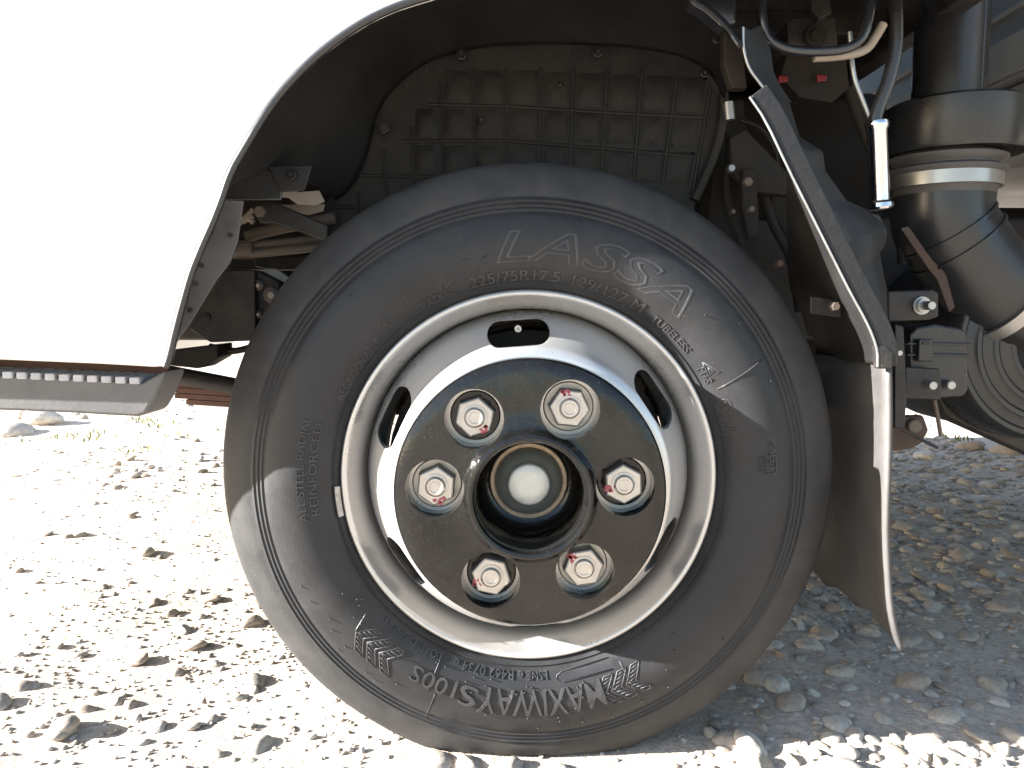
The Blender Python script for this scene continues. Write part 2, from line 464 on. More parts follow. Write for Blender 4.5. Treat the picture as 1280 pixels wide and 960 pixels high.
# ---- cab: side skin with the wheel arch, far side, front, back, roof
arch = [(205,458),(210,444),(217,412),(227,375),(236,341),(249,309),(263,278),(274,250),(285,216),(305,181),(336,131),(367,94),(399,64),(430,41),(461,22),(492,8),(517,0),
        (560,-13),(610,-24),(680,-31),(760,-33),(830,-33),(880,-34)]
aw = [at(a, b, YC) for a, b in arch]
z_rear = aw[-1].z
zs0 = at(0, 450, YC).z
side = [Vector((-1.02, YC, zs0 + .012))] + [at(0, 450, YC), at(120, 455, YC), at(190, 459, YC)] + aw + [Vector((.62, YC, z_rear)), Vector((.62, YC, 1.35)), Vector((-1.10, YC, 1.35)), Vector((-1.10, YC, .62))]
def skin(name, pts, off, m, parent, bev):
    v, f = prism_vf(pts, off)
    o = mesh_obj(name, v, f, m, parent)
    bm = bmesh.new(); bm.from_mesh(o.data)
    bmesh.ops.dissolve_limit(bm, angle_limit=.01, verts=bm.verts, edges=bm.edges); bm.to_mesh(o.data); bm.free()
    return bevel(o, bev, 3)
skin('cab_side', side, Vector((0, .022, 0)), M_white, truck, .006)
far = [Vector((p.x, YF, p.z)) for p in side]
skin('cab_side', far, Vector((0, -.022, 0)), M_white, truck, .006)
# upper cab with door glass
def side_upper(Y, off):
    pts = [Vector((-1.10, Y, 1.353)), Vector((.62, Y, 1.353)), Vector((.62, Y, 2.20)), Vector((-.78, Y, 2.20))]
    skin('cab_side_upper', pts, Vector((0, off, 0)), M_white, truck, .006)
    g = [Vector((-.92, Y, 1.45)), Vector((.22, Y, 1.45)), Vector((.22, Y, 2.02)), Vector((-.72, Y, 2.02))]
    sgn = -1 if off > 0 else 1
    g = [p + Vector((0, sgn * .004, 0)) for p in g]
    skin('door_window', g, Vector((0, -sgn * .006, 0)), M_glass, truck, .001)
side_upper(YC, .022); side_upper(YF, -.022)
skin('cab_front', [Vector((-1.118, YC + .004, .60)), Vector((-1.118, YF - .004, .60)), Vector((-1.118, YF - .004, 1.35)), Vector((-1.118, YC + .004, 1.35))], Vector((.03, 0, 0)), M_white, truck, .008)
skin('windscreen', [Vector((-1.105, YC + .004, 1.352)), Vector((-1.105, YF - .004, 1.352)), Vector((-.79, YF - .004, 2.19)), Vector((-.79, YC + .004, 2.19))], Vector((.02, 0, 0)), M_glass, truck, .004)
box('cab_roof', (-.80, YC + .002, 2.203), (.63, YF - .002, 2.26), M_white, truck, .02)
box('cab_back', (.58, YC + .024, z_rear + .05), (.618, YF - .024, 2.20), M_black, truck, .004)
box('cab_floor', (-.42, .30, 1.02), (.575, YF - .03, 1.06), M_black, truck, .004)
bp_ = box('front_bumper', (-1.20, YC + .02, .40), (-1.06, YF - .02, .598), M_white, truck, .02)
for yy in (.12, 1.60):
    o = box('headlight', (-1.212, yy, .47), (-1.195, yy + .2, .57), M_headlamp, bp_, .006)

# black flare edge along the arch
edge = [p + Vector((0, .004, 0)) for p in aw]
v, f = tube_vf(smooth_path([p + Vector((.003, -.002, -.001)) for p in aw], 2), .0045, 8)
mesh_obj('arch_edge_trim', v, f, M_trim, truck, True)

# ---- fender liner
A = [(276,240),(284,213),(305,181),(336,131),(367,94),(399,64),(430,41),(461,22),(492,8),(520,-1),(600,-20),(680,-28),(760,-28),(830,-18),(880,8),(908,34),(925,60)]
B = [(420,246),(440,230),(452,205),(461,182),(466,158),(471,138),(482,118),(500,98),(520,82),(545,68),(600,54),(680,50),(760,52),(830,60),(868,72),(893,92),(905,120)]
YB = .17
def loft(name, curves, m, parent, th=.003, sub=0):
    n_ = len(curves[0]); V_ = [p for c in curves for p in c]; F_ = []
    for i in range(len(curves) - 1):
        for j in range(n_ - 1):
            F_.append((i * n_ + j, i * n_ + j + 1, (i + 1) * n_ + j + 1, (i + 1) * n_ + j))
    o = mesh_obj(name, V_, F_, m, parent, True)
    if th:
        s = o.modifiers.new('solid', 'SOLIDIFY'); s.thickness = th; s.offset = 0
    return o
CA = smooth_path([at(a, b, YC + .020) for a, b in A], 1)
CB = smooth_path([at(a, b, YB) for a, b in B], 1)
curves = []
for t in (0, .04, .15, .3, .45, .6, .75, .88, .96, 1.):
    row = []
    for p, q in zip(CA, CB):
        x = p.lerp(q, t)
        k = math.sin(t * math.pi) * .028
        x = x + Vector((-k * .5 if p.x < -.1 else (k * .4 if p.x > .15 else 0), 0, k))
        if t > .9: x = x + Vector((0, 0, -.004))
        row.append(x)
    curves.append(row)
liner = loft('fender_liner', curves, M_plastic, truck)
# inner ribbed wall
wall_px = B[1:] + [(903,150),(896,185),(884,216),(868,250),(868,360),(400,360),(398,285),(404,258),(412,244)]
iw = prism('liner_inner_wall', wall_px, YB + .012, .006, M_plasticd, truck, 0)
cols = [[(447,240),(448,275)],[(479,188),(484,252)],[(515,158),(518,242)],[(551,98),(553,235)],[(592,86),(594,225)],[(633,84),(633,215)],[(676,84),(674,210)],[(717,84),(713,210)],
        [(760,84),(752,215)],[(803,84),(792,222)],[(846,98),(828,230)],[(888,110),(866,240)]]
rows = [[(537,131),(633,133),(757,141),(880,147)],[(502,177),(633,176),(760,186),(872,196)],[(447,219),(520,221),(600,222)],[(405,258),(470,259)]]
for c in cols + rows:
    ptube('rib', c, YB + .011, .0026, M_plasticd, iw, 6, 0)
# slightly cushioned cells between the ribs
xtop = [515,551,592,633,676,717,760,803,846,888]; xbot = [517,552,593,633,675,715,756,797,837,877]
def pad(px4):
    c = [at(a, b, YB + .012) for a, b in px4]; V_, F_ = [], []
    n_ = 6
    for i in range(n_ + 1):
        for j in range(n_ + 1):
            s, t = i / n_, j / n_
            p = (c[0].lerp(c[1], s)).lerp(c[3].lerp(c[2], s), t)
            k = (math.sin(s * math.pi) * math.sin(t * math.pi)) ** .5
            V_.append(p + Vector((0, -.006 * k, 0)))
    for i in range(n_):
        for j in range(n_):
            F_.append((i * (n_ + 1) + j, (i + 1) * (n_ + 1) + j, (i + 1) * (n_ + 1) + j + 1, i * (n_ + 1) + j + 1))
    mesh_obj('panel', V_, F_, M_plasticd, iw, True)
for i in range(9):
    a, b = xtop[i], xtop[i + 1]; a2, b2 = xbot[i], xbot[i + 1]
    t = lambda q, yy: q
    for (y0, y1) in ((88, 131), (136, 175), (181, 222)):
        k0 = (y0 - 86) / 140; k1 = (y1 - 86) / 140
        dx = lambda xa, k: xa - k * max(0, xa - 660) * .10
        if i == 0 and y0 < 100: continue
        s = max(0, (i - 3)) * 1.7
        pad([(dx(a, k0) + 4, y0 + s), (dx(b, k0) - 4, y0 + s), (dx(b, k1) - 4, y1 + s), (dx(a, k1) + 4, y1 + s)])
ptube('wall_edge_roll', [(905,116),(904,150),(896,185),(884,216),(868,250)], YB + .004, .007, M_plasticd, iw, 10, 2)
def fastener(px, py, Y, r, m=M_black, parent=iw):
    lathe('push_fastener', [(.0001, -.006), (r * .35, -.006), (r * .42, -.003), (r * .62, -.003), (r * .70, -.0055), (r * .9, -.0045), (r, .002)], m, parent, at(px, py, Y), 20)
for a, b in ((577,69),(747,66),(480,161)): fastener(a, b, YB - .006, .0085)
for a, b in ((602,151),(700,108)): fastener(a, b, YB + .008, .006)
fastener(880, 92, YB - .02, .007); fastener(895, 50, .06, .006)

prism('dark_backing', [(262,205),(430,205),(430,350),(300,350),(280,330)], .26, .01, M_dark, truck)  # dark sheet added to shut out the bright view behind the arch
# ---- details ahead of the wheel, under the arch
fl = prism('splash_flap', [(277,250),(304,251),(297,300),(287,328),(270,350),(249,384),(233,410),(219,430),(228,380),(240,340),(256,300)], -.012, .004, M_step, truck, .001)
def disc_bolt(name, px, py, Y, r, h, m, parent, hexa=False, seg=16):
    return lathe(name, [(.0001, -h), (r * .8, -h), (r, -h * .8), (r, .004)], m, parent, at(px, py, Y), 6 if hexa else seg, False, 30)
for a, b in ((263,291),(288,294),(252,332),(245,355),(238,388)): disc_bolt('rivet', a, b, -.013, .0028, .003, M_black, fl)
prism('arch_bracket', [(291,216),(352,211),(352,250),(281,250)], .03, .004, M_trim, truck)
lb = prism('liner_tab', [(334,207),(390,206),(381,238),(352,240),(345,228)], .025, .004, M_plastic, truck)
fastener(365, 219, .022, .0075, M_plasticd, lb)
prism('torn_bracket', [(337,240),(352,240),(358,234),(366,234),(373,240),(399,238),(406,252),(394,257),(372,256),(360,247),(337,247)], .10, .003, M_beige, truck, .0008)
prism('torn_bracket', [(347,256),(406,255),(404,264),(385,269),(352,262)], .125, .003, M_beige, truck, .0008)
sa = prism('stabiliser_arm', [(317,262),(328,253),(346,254),(410,281),(410,302),(343,279),(324,279)], .09, .014, M_black, truck, .003)
disc_bolt('bolt', 326, 265, .089, .008, .008, M_tan, sa, True)
for q in range(3):
    ptube('bracket_rib', [(296 + q * 7, 282 - q * 5), (317, 262 + q * 8)], .14, .004, M_beige, truck, 8, 0)
ptube('brake_pipe', [(308,297),(330,289),(420,272)], .17, .0085, M_tan, truck)
ptube('brake_pipe', [(313,308),(420,296)], .15, .006, M_tan, truck, 12, 0)
ptube('brake_pipe', [(313,318),(420,306)], .14, .0065, M_tan, truck, 12, 0)
ptube('pipe_boot', [(292,312),(318,313)], .145, .013, M_tan, truck, 14, 0)
prism('cross_brace', [(318,322),(420,318),(420,336),(345,338),(318,333)], .21, .01, M_black, truck)
prism('pale_gusset', [(297,337),(345,336),(366,350),(356,358),(335,353)], .20, .004, M_pale, truck)
sh = prism('spring_hanger', [(277,337),(318,337),(320,426),(262,428),(236,411),(250,386),(274,354)], .13, .05, M_black, truck, .003)
disc_bolt('hole_disc', 258, 396, .128, .0055, .002, M_plastic, sh)  # dark disc stands in for the shade inside an open hole
hp = prism('hanger_plate', [(319,337),(348,352),(352,372),(346,425),(319,424)], .145, .03, M_black, truck, .002)
for a, b, r_ in ((324,357,.0075),(340,369,.0115),(324,393,.006)):
    disc_bolt('bolt', a, b, .143, r_, .006, M_tan, hp); disc_bolt('bolt_head', a, b, .138, r_ * .5, .006, M_beige, hp, True)
prism('hanger_foot', [(214,437),(272,430),(272,447),(248,461),(212,457)], .12, .06, M_dark, truck, .003)
ptube('brake_hose', [(262,433),(285,440),(310,436),(330,425)], .16, .005, M_black, truck)
ptube('front_cross_tube', [(150,456),(215,468),(330,490)], .13, .0125, M_black, truck, 16, 1)
ls = empty('leaf_spring', at(250, 495, .16), truck)
for q in range(4):
    zz = at(250, 484 + q * 7, .14).z; x0 = at(190 + q * 14, 490, .14).x
    V_, F_ = [], []
    for i in range(13):
        x = x0 + (0.5 - x0) * i / 12
        z = zz - .07 * (1 - ((x - .05) / .62) ** 2) * .35 + .012
        for yy, dz in ((.14, 0), (.21, 0), (.21, -.0072), (.14, -.0072)): V_.append(Vector((x, yy, z + dz)) - ls.location)
    for i in range(12):
        for k in range(4): F_.append((i * 4 + k, i * 4 + (k + 1) % 4, i * 4 + 4 + (k + 1) % 4, i * 4 + 4 + k))
    F_ += [(0, 1, 2, 3), (48, 49, 50, 51)]
    mesh_obj('leaf', V_, F_, M_rust, ls)

# ---- boarding step
st_px = [(0,468),(60,470),(178,478),(206,463),(203,474),(192,500),(182,517),(172,521),(150,520),(80,516),(0,513)]
YS = -.062
sp = [at(a, b, YS) for a, b in st_px]
sp += [Vector((-1.0, YS, sp[-1].z + .003)), Vector((-1.0, YS, sp[0].z + .003))]
step = skin('boarding_step', sp, Vector((0, .06, 0)), M_step, truck, .004)
for i in range(26):
    x = 174 - i * 17.6
    p = at(x, 476 - (174 - x) * .045, YS)
    v, f = box_vf((p.x - .011, p.y - .0025, p.z - .004), (p.x + .001, p.y + .055, p.z + .0045))
    bevel(mesh_obj('grip_rib', v, f, M_stepgrip, step), .0015, 2)
sg = [at(a, b, .02) for a, b in ((206,458),(204,470),(0,462),(0,446))] 
v, f = prism_vf([Vector((-1.0, .02, sg[3].z)), sg[3], sg[0], sg[1], sg[2], Vector((-1.0, .02, sg[2].z - .03))], Vector((0, .01, 0)))
mesh_obj('sill_panel', v, f, M_rust, truck)

# ---- rear mudguard, its support bar and the flap
bar = [(938,121),(958,150),(985,208),(1012,262),(1040,318),(1065,368),(1082,398),(1092,420),(1098,440),(1098,458)]
YM = -.055
bw = [at(a, b, YM) for a, b in bar]
bws = smooth_path(bw, 1)
mg = loft('rear_mudguard', [[Vector((p.x + .016, -.040 + .21 * kk * min(1., .06 + i / 6.), p.z)) for i, p in enumerate(bws[4:])] for kk in (0, .2, .5, 1.)], M_guard, truck, .004)
rb = [(985,128),(998,172),(1027,190),(1030,214),(1057,252),(1080,262),(1104,282),(1106,302),(1098,316),(1103,344),(1107,361),(1108,400),(1109,432)]
la = smooth_path([at(a, b, YM + .004) for a, b in bar], 1)
def resample(pts, n_):
    L = [0]
    for a, b in zip(pts, pts[1:]): L.append(L[-1] + (b - a).length)
    out = []
    for i in range(n_):
        t = L[-1] * i / (n_ - 1); k = max(j for j in range(len(L)) if L[j] <= t + 1e-9); k = min(k, len(pts) - 2)
        out.append(pts[k].lerp(pts[k + 1], (t - L[k]) / max(1e-9, L[k + 1] - L[k])))
    return out
lb_ = smooth_path([at(a, b, YM + .03) for a, b in rb], 0)
n_ = 90
c0, c2 = resample(la, n_), resample(lb_, n_)
c1 = [a.lerp(b, .45) + Vector((0, -.006, 0)) for a, b in zip(c0, c2)]
c3 = [p + Vector((.004, .05, 0)) for p in c2]
loft('mudguard_flange', [c0, c1, c2, c3], M_plastic, mg, .003)
# support bar: flat strip with a bright edge
V_, F_ = [], []
for i, p in enumerate(bws):
    t = (bws[min(i + 1, len(bws) - 1)] - bws[max(i - 1, 0)]).normalized()
    nrm = Vector((t.z, 0, -t.x))
    if nrm.x < 0: nrm = -nrm
    for k, dy in ((-.001, 0), (.021, 0), (.021, .006), (-.001, .006)): V_.append(p + nrm * k + Vector((0, dy - .007, 0)))
for i in range(len(bws) - 1):
    for k in range(4): F_.append((i * 4 + k, i * 4 + (k + 1) % 4, i * 4 + 4 + (k + 1) % 4, i * 4 + 4 + k))
e_ = (len(bws) - 1) * 4
F_ += [(0, 1, 2, 3), (e_, e_ + 1, e_ + 2, e_ + 3)]
sb = mesh_obj('support_bar', V_, F_, M_plastic, truck); bevel(sb, .0015, 2)
ptube('bar_edge', [(a - 1, b) for a, b in bar], YM - .007, .0016, M_steel, sb, 8, 1)
prism('bar_end', [(1095,432),(1108,432),(1117,440),(1116,461),(1097,461)], YM - .008, .012, M_black, sb, .002)
disc_bolt('bolt', 1122, 441, YM, .004, .006, M_steel, sb, True)
# flap: sheet across the truck, curling back at its foot
fo = [(1112,456),(1113,540),(1110,627),(1109,671),(1111,715),(1114,760),(1120,790),(1127,813)]
fw = smooth_path([at(a, b, YM) for a, b in fo], 1)
rows_ = []
for Y in np.linspace(YM, .22, 9):
    k = (Y - YM) / (.22 - YM)
    rows_.append([Vector((p.x + .012 * math.sin(k * 5), Y, p.z + (.02 * k * (i / len(fw)) ** 3) + (.006 * math.sin(k * 23) if i == len(fw) - 1 else 0))) for i, p in enumerate(fw)])
loft('mud_flap', rows_, M_flap, truck, .006)
for a, b in ((1043,383),): disc_bolt('bolt', a, b, .02 if a < 1060 else -.03, .006, .006, M_tan, mg, True)
prism('mudguard_clamp', [(1013,370),(1052,376),(1052,397),(1013,392)], .03, .004, M_black, mg)

# ---- things behind the wheel, at the back of the cab
prism('cab_mount_post', [(905,128),(930,122),(938,190),(945,300),(940,360),(960,420),(905,420),(880,300),(890,215)], .24, .05, M_dark, truck, .004)
pl = prism('cab_mount_plate', [(912,172),(932,160),(985,215),(990,245),(940,240),(915,215)], .17, .02, M_dark, truck, .003)
prism('cab_mount_plate', [(928,210),(946,212),(950,292),(936,300),(928,262)], .16, .02, M_dark, truck, .003)
for a, b, r_, m_ in ((913,211,.006,M_steel),(934,228,.007,M_tan),(938,262,.005,M_tan),(915,265,.004,M_tan),(973,330,.006,M_rust)): disc_bolt('bolt', a, b, .15, r_, .008, m_, pl, True)
ptube('mount_sleeve', [(910,128),(912,150)], .16, .008, M_steel, truck, 12, 0)
prism('mount_stay', [(936,205),(948,203),(1010,275),(1040,420),(1015,420),(985,300)], .26, .02, M_dark, truck)
for pts, rad in (([(898,140),(915,180),(905,240),(925,300),(950,380)], .006), ([(950,225),(965,280),(990,320),(1000,390)], .0075), ([(925,150),(955,160),(975,200),(965,250)], .004), ([(1040,270),(1075,330),(1090,380),(1120,395)], .006), ([(1060,110),(1090,190),(1125,240),(1130,330)], .009)):
    ptube('hose', pts, .21, rad, M_dark, truck, 10, 2)
prism('cab_corner_trim', [(858,-60),(924,-60),(922,30),(905,36),(880,14),(862,4)], -.02, .03, M_glossbar, truck, .006)
prism('trim_bracket', [(905,36),(930,30),(940,50),(930,75),(935,110),(915,110),(905,80)], .0, .02, M_dark, truck, .003)
gd = smooth_path([at(a, b, -.035) for a, b in ((929,34),(929,62),(936,86),(950,104),(957,114))], 2)
ge = smooth_path([at(a, b, -.02) for a, b in ((950,32),(964,62),(966,90),(978,112),(990,128))], 2)
loft('guard_scoop', [gd, [a.lerp(b, .5) + Vector((0, .012, 0)) for a, b in zip(gd, ge)], ge], M_plastic, truck, .004)
ptube('scoop_edge', [(929,34),(929,62),(936,86),(950,104),(957,114)], -.037, .0018, M_steel, truck, 8, 2)
gl = ptube('grab_loop', [(952,-70),(952,0),(953,30),(961,52),(985,63),(1020,65),(1060,62),(1079,48),(1086,25),(1089,0),(1089,-70)], .0, .0058, M_glossbar, truck, 14, 3)
ptube('loop_stay', [(1017,72),(1052,70),(1083,64),(1096,44),(1104,30)], .01, .0055, M_beige, truck, 12, 2)
prism('latch_box', [(984,28),(990,22),(1044,22),(1048,58),(985,56)], .14, .05, M_black, truck)
lathe('round_cap', [(.0001, -.01), (.008, -.01), (.010, -.006), (.014, -.006), (.016, 0)], M_dark, truck, at(1018, 46, .135), 20)
prism('latch_arm', [(1013,0),(1036,-10),(1040,16),(1025,24),(1014,12)], .12, .02, M_black, truck)
prism('latch_plate', [(985,62),(1058,66),(1062,110),(1040,128),(1000,122),(975,95)], .18, .03, M_dark, truck)
for a, b in ((979,98),(1027,97)):
    prism('reflector', [(a - 6, b - 4), (a + 7, b - 3), (a + 6, b + 4), (a - 5, b + 5)], .17, .006, M_lamp, truck, .001)
lv = ptube('tilt_lever', [(1122,-70),(1119,0),(1121,60),(1110,105),(1097,135),(1092,158)], .03, .0085, M_trim, truck, 12, 2)
ptube('lever_rod', [(1062,40),(1066,95),(1078,125),(1090,155)], .035, .0035, M_steel, lv, 8, 2)
p0, p1 = at(1096, 152, .03), at(1100, 262, .03)
hl = (p1 - p0).length
lathe('chrome_sleeve', [(.0001, 0), (.0135, 0), (.0145, .003), (.0142, .007), (.0120, .012), (.0120, hl * .90), (.0160, hl * .93), (.0165, hl * .975), (.0140, hl), (.0001, hl - .001)], M_chrome, lv, p0, 28, False, 40, p1 - p0)
prism('frame_bracket', [(1060,262),(1100,268),(1110,290),(1106,310),(1085,320),(1060,300)], .12, .02, M_black, truck)
for a in (1122, 1130): disc_bolt('bolt', a, 270, .20, .0042, .004, M_beige, truck)

# air intake: riser, collar, bellows, clamp, elbow, filter drum
YD = .20
dx_ = at(1186, 100, YD).x
zt = 2.0
zz = lambda y, Y=.12: at(1186, y, Y).z
riser = lathe('intake_riser', [(.0488, zz(118) - .03), (.0488, zt), (.0001, zt)], M_duct, truck, (dx_, YD, 0), 40, False, 40)
for vtx in riser.data.vertices:
    x, y, z = vtx.co.x - dx_, vtx.co.y - YD, vtx.co.z
# lathe() turns about Y: rebuild upright pieces with the axis along Z
bpy.data.objects.remove(riser)
def upright(name, prof, m, parent, x, y, seg=48, sharp=40):
    """prof: (radius, height)"""
    v, f = lathe_vf(prof, seg)
    v = [Vector((p.x + x, p.z + y, p.y)) for p in v]
    return mesh_obj(name, v, f, m, parent, True, sharp)
riser = upright('intake_riser', [(.0001, zz(150)), (.049, zz(150)), (.049, zt), (.0001, zt)], M_duct, truck, dx_, YD)
a_ = R(-62)
v, f = box_vf((dx_ + .0485 * math.cos(a_) - .0015, YD + .0485 * math.sin(a_) - .0015, zz(150)), (dx_ + .0485 * math.cos(a_) + .0015, YD + .0485 * math.sin(a_) + .0015, zt - .01))
mesh_obj('mould_seam', v, f, M_duct, riser)
xb = at(1192, 150, YD).x
col_ = upright('intake_collar', [(.06, zz(112)), (.090, zz(113)), (.0955, zz(117)), (.0955, zz(176)), (.093, zz(181)), (.06, zz(181))], M_duct, truck, xb, YD)
xe = at(1180, 200, YD).x
bel = [(.07, zz(178))]
for q in range(2):
    y0 = 182 + q * 16
    bel += [(.074, zz(y0)), (.083, zz(y0 + 4)), (.083, zz(y0 + 8)), (.074, zz(y0 + 13))]
bel += [(.070, zz(236))]
upright('intake_bellows', bel, M_flap, truck, xe, YD, 48, 60)
cl = upright('hose_clamp', [(.0705, zz(209)), (.0775, zz(209)), (.0775, zz(226)), (.0705, zz(226))], M_steel, truck, xe, YD)
pc = at(1240, 219, .175)
lathe('clamp_screw', [(.0001, -.012), (.004, -.012), (.0055, -.009), (.0055, .012)], M_steel, cl, pc, 14)
box('clamp_lug', (pc.x - .016, pc.y - .006, pc.z - .011), (pc.x - .003, pc.y + .008, pc.z + .011), M_steel, cl, .002)
elb = [Vector((xe, YD, zz(222))), Vector((xe, YD, zz(270))), at(1192, 300, YD), at(1225, 345, YD), at(1290, 395, YD), at(1360, 420, YD)]
ep = smooth_path(elb, 3)
eb = tube('intake_elbow', ep, .070, M_duct, truck, 32, 0)
for k_ in (.32, .42):
    i = int(len(ep) * k_); c = ep[i]; d = (ep[i + 1] - ep[i - 1]).normalized()
    lathe('elbow_rib', [(.069, -.003), (.0735, -.002), (.0735, .002), (.069, .003)], M_duct, eb, c, 40, False, 40, d)
i = int(len(ep) * .68); c = ep[i]; d = (ep[i + 1] - ep[i - 1]).normalized()
lathe('hose_clamp', [(.0705, -.009), (.0765, -.009), (.0765, .009), (.0705, .009)], M_steel, truck, c, 48, False, 40, d)
pd = at(1330, 430, .16)
prof = [(.0001, .02)]
for q in range(4):
    r0 = .06 + q * .024
    prof += [(r0, .012 + q * .003), (r0 + .004, .0085 + q * .003), (r0 + .010, .0085 + q * .003), (r0 + .014, .0125 + q * .003)]
prof += [(.150, .04), (.152, .06), (.152, .30), (.0001, .30)]
lathe('air_filter_drum', prof, M_duct, truck, pd, 64, False, 40)
prism('brown_strap', [(1126,285),(1136,283),(1166,325),(1182,340),(1194,384),(1187,390),(1172,350),(1160,335)], .16, .004, M_hook, truck, .001)
bk = prism('bolt_bracket', [(1110,364),(1167,362),(1174,366),(1174,396),(1162,400),(1110,402)], .06, .008, M_black, truck, .003)
lathe('bolt', [(.0001, -.03), (.005, -.03), (.006, -.028), (.006, -.012), (.0095, -.012), (.0095, -.006), (.012, -.006), (.012, .002)], M_steel, bk, at(1150, 382, .06), 14, False, 30)
prism('flap_post', [(1119,405),(1130,408),(1134,500),(1131,535),(1118,535)], .045, .01, M_black, truck, .002)
fb = prism('relay_box', [(1137,418),(1146,409),(1170,405),(1205,411),(1211,420),(1211,488),(1205,496),(1137,500)], .09, .05, M_duct, truck, .004)
for y_ in (428, 442): prism('lid_rim', [(1135,y_),(1214,y_+1),(1214,y_+4),(1135,y_+3)], .084, .01, M_duct, fb, .001)
lt = prism('latch', [(1149,424),(1166,424),(1167,452),(1148,452)], .078, .01, M_duct, fb, .002)
prism('latch_slot', [(1153,427),(1162,427),(1162,431),(1153,431)], .0765, .004, M_black, lt, .0005)
bp2 = prism('box_bracket', [(1132,459),(1176,461),(1177,500),(1132,498)], .07, .008, M_black, truck, .002)
disc_bolt('bolt', 1161, 481, .07, .0065, .012, M_steel, bp2); disc_bolt('bolt', 1186, 481, .085, .0065, .008, M_steel, bp2)
rk = prism('tow_hook', [(1112,520),(1155,519),(1162,538),(1153,555),(1138,562),(1112,565)], .12, .012, M_hook, truck, .004)
disc_bolt('bolt', 1141, 532, .12, .010, .008, M_tan, rk)
ptube('release_cable', [(1117,530),(1150,549),(1172,560)], .10, .0022, M_black, truck, 8, 1)
ptube('hanging_strap', [(1168,500),(1172,520),(1176,545)], .13, .0030, M_tan, truck, 8, 1)
ca = prism('chassis_arm', [(1172,497),(1190,493),(1214,506),(1300,536),(1420,580),(1420,640),(1300,574),(1205,532),(1184,520)], .26, .05, M_black, truck, .004)
disc_bolt('bolt', 1217, 526, .258, .004, .005, M_steel, ca); disc_bolt('bolt', 1237, 535, .258, .007, .005, M_black, ca)
prism('air_valve', [(1195,488),(1220,492),(1224,515),(1200,508)], .22, .03, M_tan, truck, .003)
box('fuel_tank_strap', (.80, .10, .50), (.86, .13, .72), M_black, truck, .003)

# chassis and body behind
for yy in (.44, 1.30):
    box('chassis_rail', (-.95, yy, .53), (4.6, yy + .07, .75), M_black, truck, .006)
for xx in (-.9, -.25, .55, 1.6, 2.8, 4.2):
    box('cross_member', (xx, .512, .56), (xx + .07, 1.298, .70), M_black, truck, .006)
box('engine_block', (-.28, .53, .42), (.70, 1.28, 1.00), M_dark, truck, .03)
box('gearbox', (.702, .66, .46), (1.30, 1.14, .80), M_dark, truck, .03)
v, f = tube_vf([Vector((0, .25, ZC)), Vector((0, 1.65, ZC))], .045, 16); mesh_obj('front_axle', v, f, M_dark, truck, True, 50)
v, f = tube_vf([Vector((0, .05, ZC)), Vector((0, .26, ZC))], .188, 48); mesh_obj('brake_drum', v, f, M_dark, truck, True, 50)
# cargo body
cb = box('cargo_body', (.93, -.10, 1.02), (4.9, 2.00, 2.55), M_cargo, truck, .01)
for z0, z1, d in ((1.03, 1.10, .012), (1.145, 1.155, .008), (1.6, 1.63, .010), (2.1, 2.13, .010)):
    box('cargo_rail', (.93 - d, -.095, z0), (.9305, 1.995, z1), M_cargotrim, cb, .002)
for yy in (.25, .75, 1.25, 1.7):
    box('cargo_seam', (.924, yy, 1.16), (.9303, yy + .01, 2.50), M_cargotrim, cb, .001)
box('cargo_sill', (.95, -.06, .90), (4.85, 1.96, 1.018), M_cargotrim, truck, .006)
box('side_skirt', (1.02, -.05, .52), (2.2, -.02, .88), M_black, truck, .004)

# ------------------------------------------------------------------ wheel
wheel = empty('wheel', (0, 0, ZC), truck)
tp = [(.226,.020),(.233,.010),(.2385,.004),(.2435,-.0045),(.2465,-.0085),(.2475,-.0078),(.2490,-.0078),(.2500,-.0105),(.258,-.0165),(.268,-.0215),(.280,-.0250),(.292,-.0265),(.304,-.0260),
      (.316,-.0235),(.326,-.0195),(.3325,-.0160),(.3335,-.0142),(.3350,-.0140),(.3360,-.0150),(.3375,-.0142),(.3385,-.0120),(.3400,-.0118),(.3410,-.0130),(.3425,-.0120),(.3435,-.0100),(.3450,-.0098),
      (.3460,-.0110),(.3475,-.0100),(.3485,-.0080),(.3500,-.0070),(.3530,-.0065),(.3600,-.0032),(.3680,.0018),(.3750,.0068),(.3815,.0120),(.3865,.0175),(.3900,.0235),(.3918,.0310)]
TW = .0875                                          # mid plane of the tyre
tread = []
for y0 in (.050, .0875 - .012):
    tread += [(.3925, y0 - .005), (.381, y0 - .004), (.381, y0 + .004), (.3928, y0 + .005)]
half = tp + tread
prof = half + [(r, 2 * TW - y) for r, y in reversed(half)]
prof = [(r + max(0, min(1, (r - .33) / .05)) * .0095, y) for r, y in prof]
SEG = 288
v, f = lathe_vf(prof, SEG)
zg = -ZC - .001
out = []
for p in v:
    q = p.copy()
    if q.z < zg + .03:                              # squash and bulge at the contact patch
        k = (zg + .03 - q.z) / .05
        q.y += (-.006 if q.y < TW else .006) * min(1, max(0, k))
    q.z = max(q.z, zg)
    out.append(q)
tyre = mesh_obj('tyre', out, f, M_rubber, wheel, True, 55)
tyre.data.materials.append(M_shoulder)
for pg in tyre.data.polygons:
    c = pg.center
    if math.hypot(c.x, c.z) > .3555: pg.material_index = 1
tyre['label'] = 'worn black truck tyre with raised sidewall lettering'
SR = np.array([r for r, y in tp]); SY = np.array([y for r, y in tp])
def sy(r): return float(np.interp(r, SR, SY))
def polar(r, deg, h=0.):
    a = R(deg); return Vector((r * math.cos(a), sy(r) - h, r * math.sin(a)))
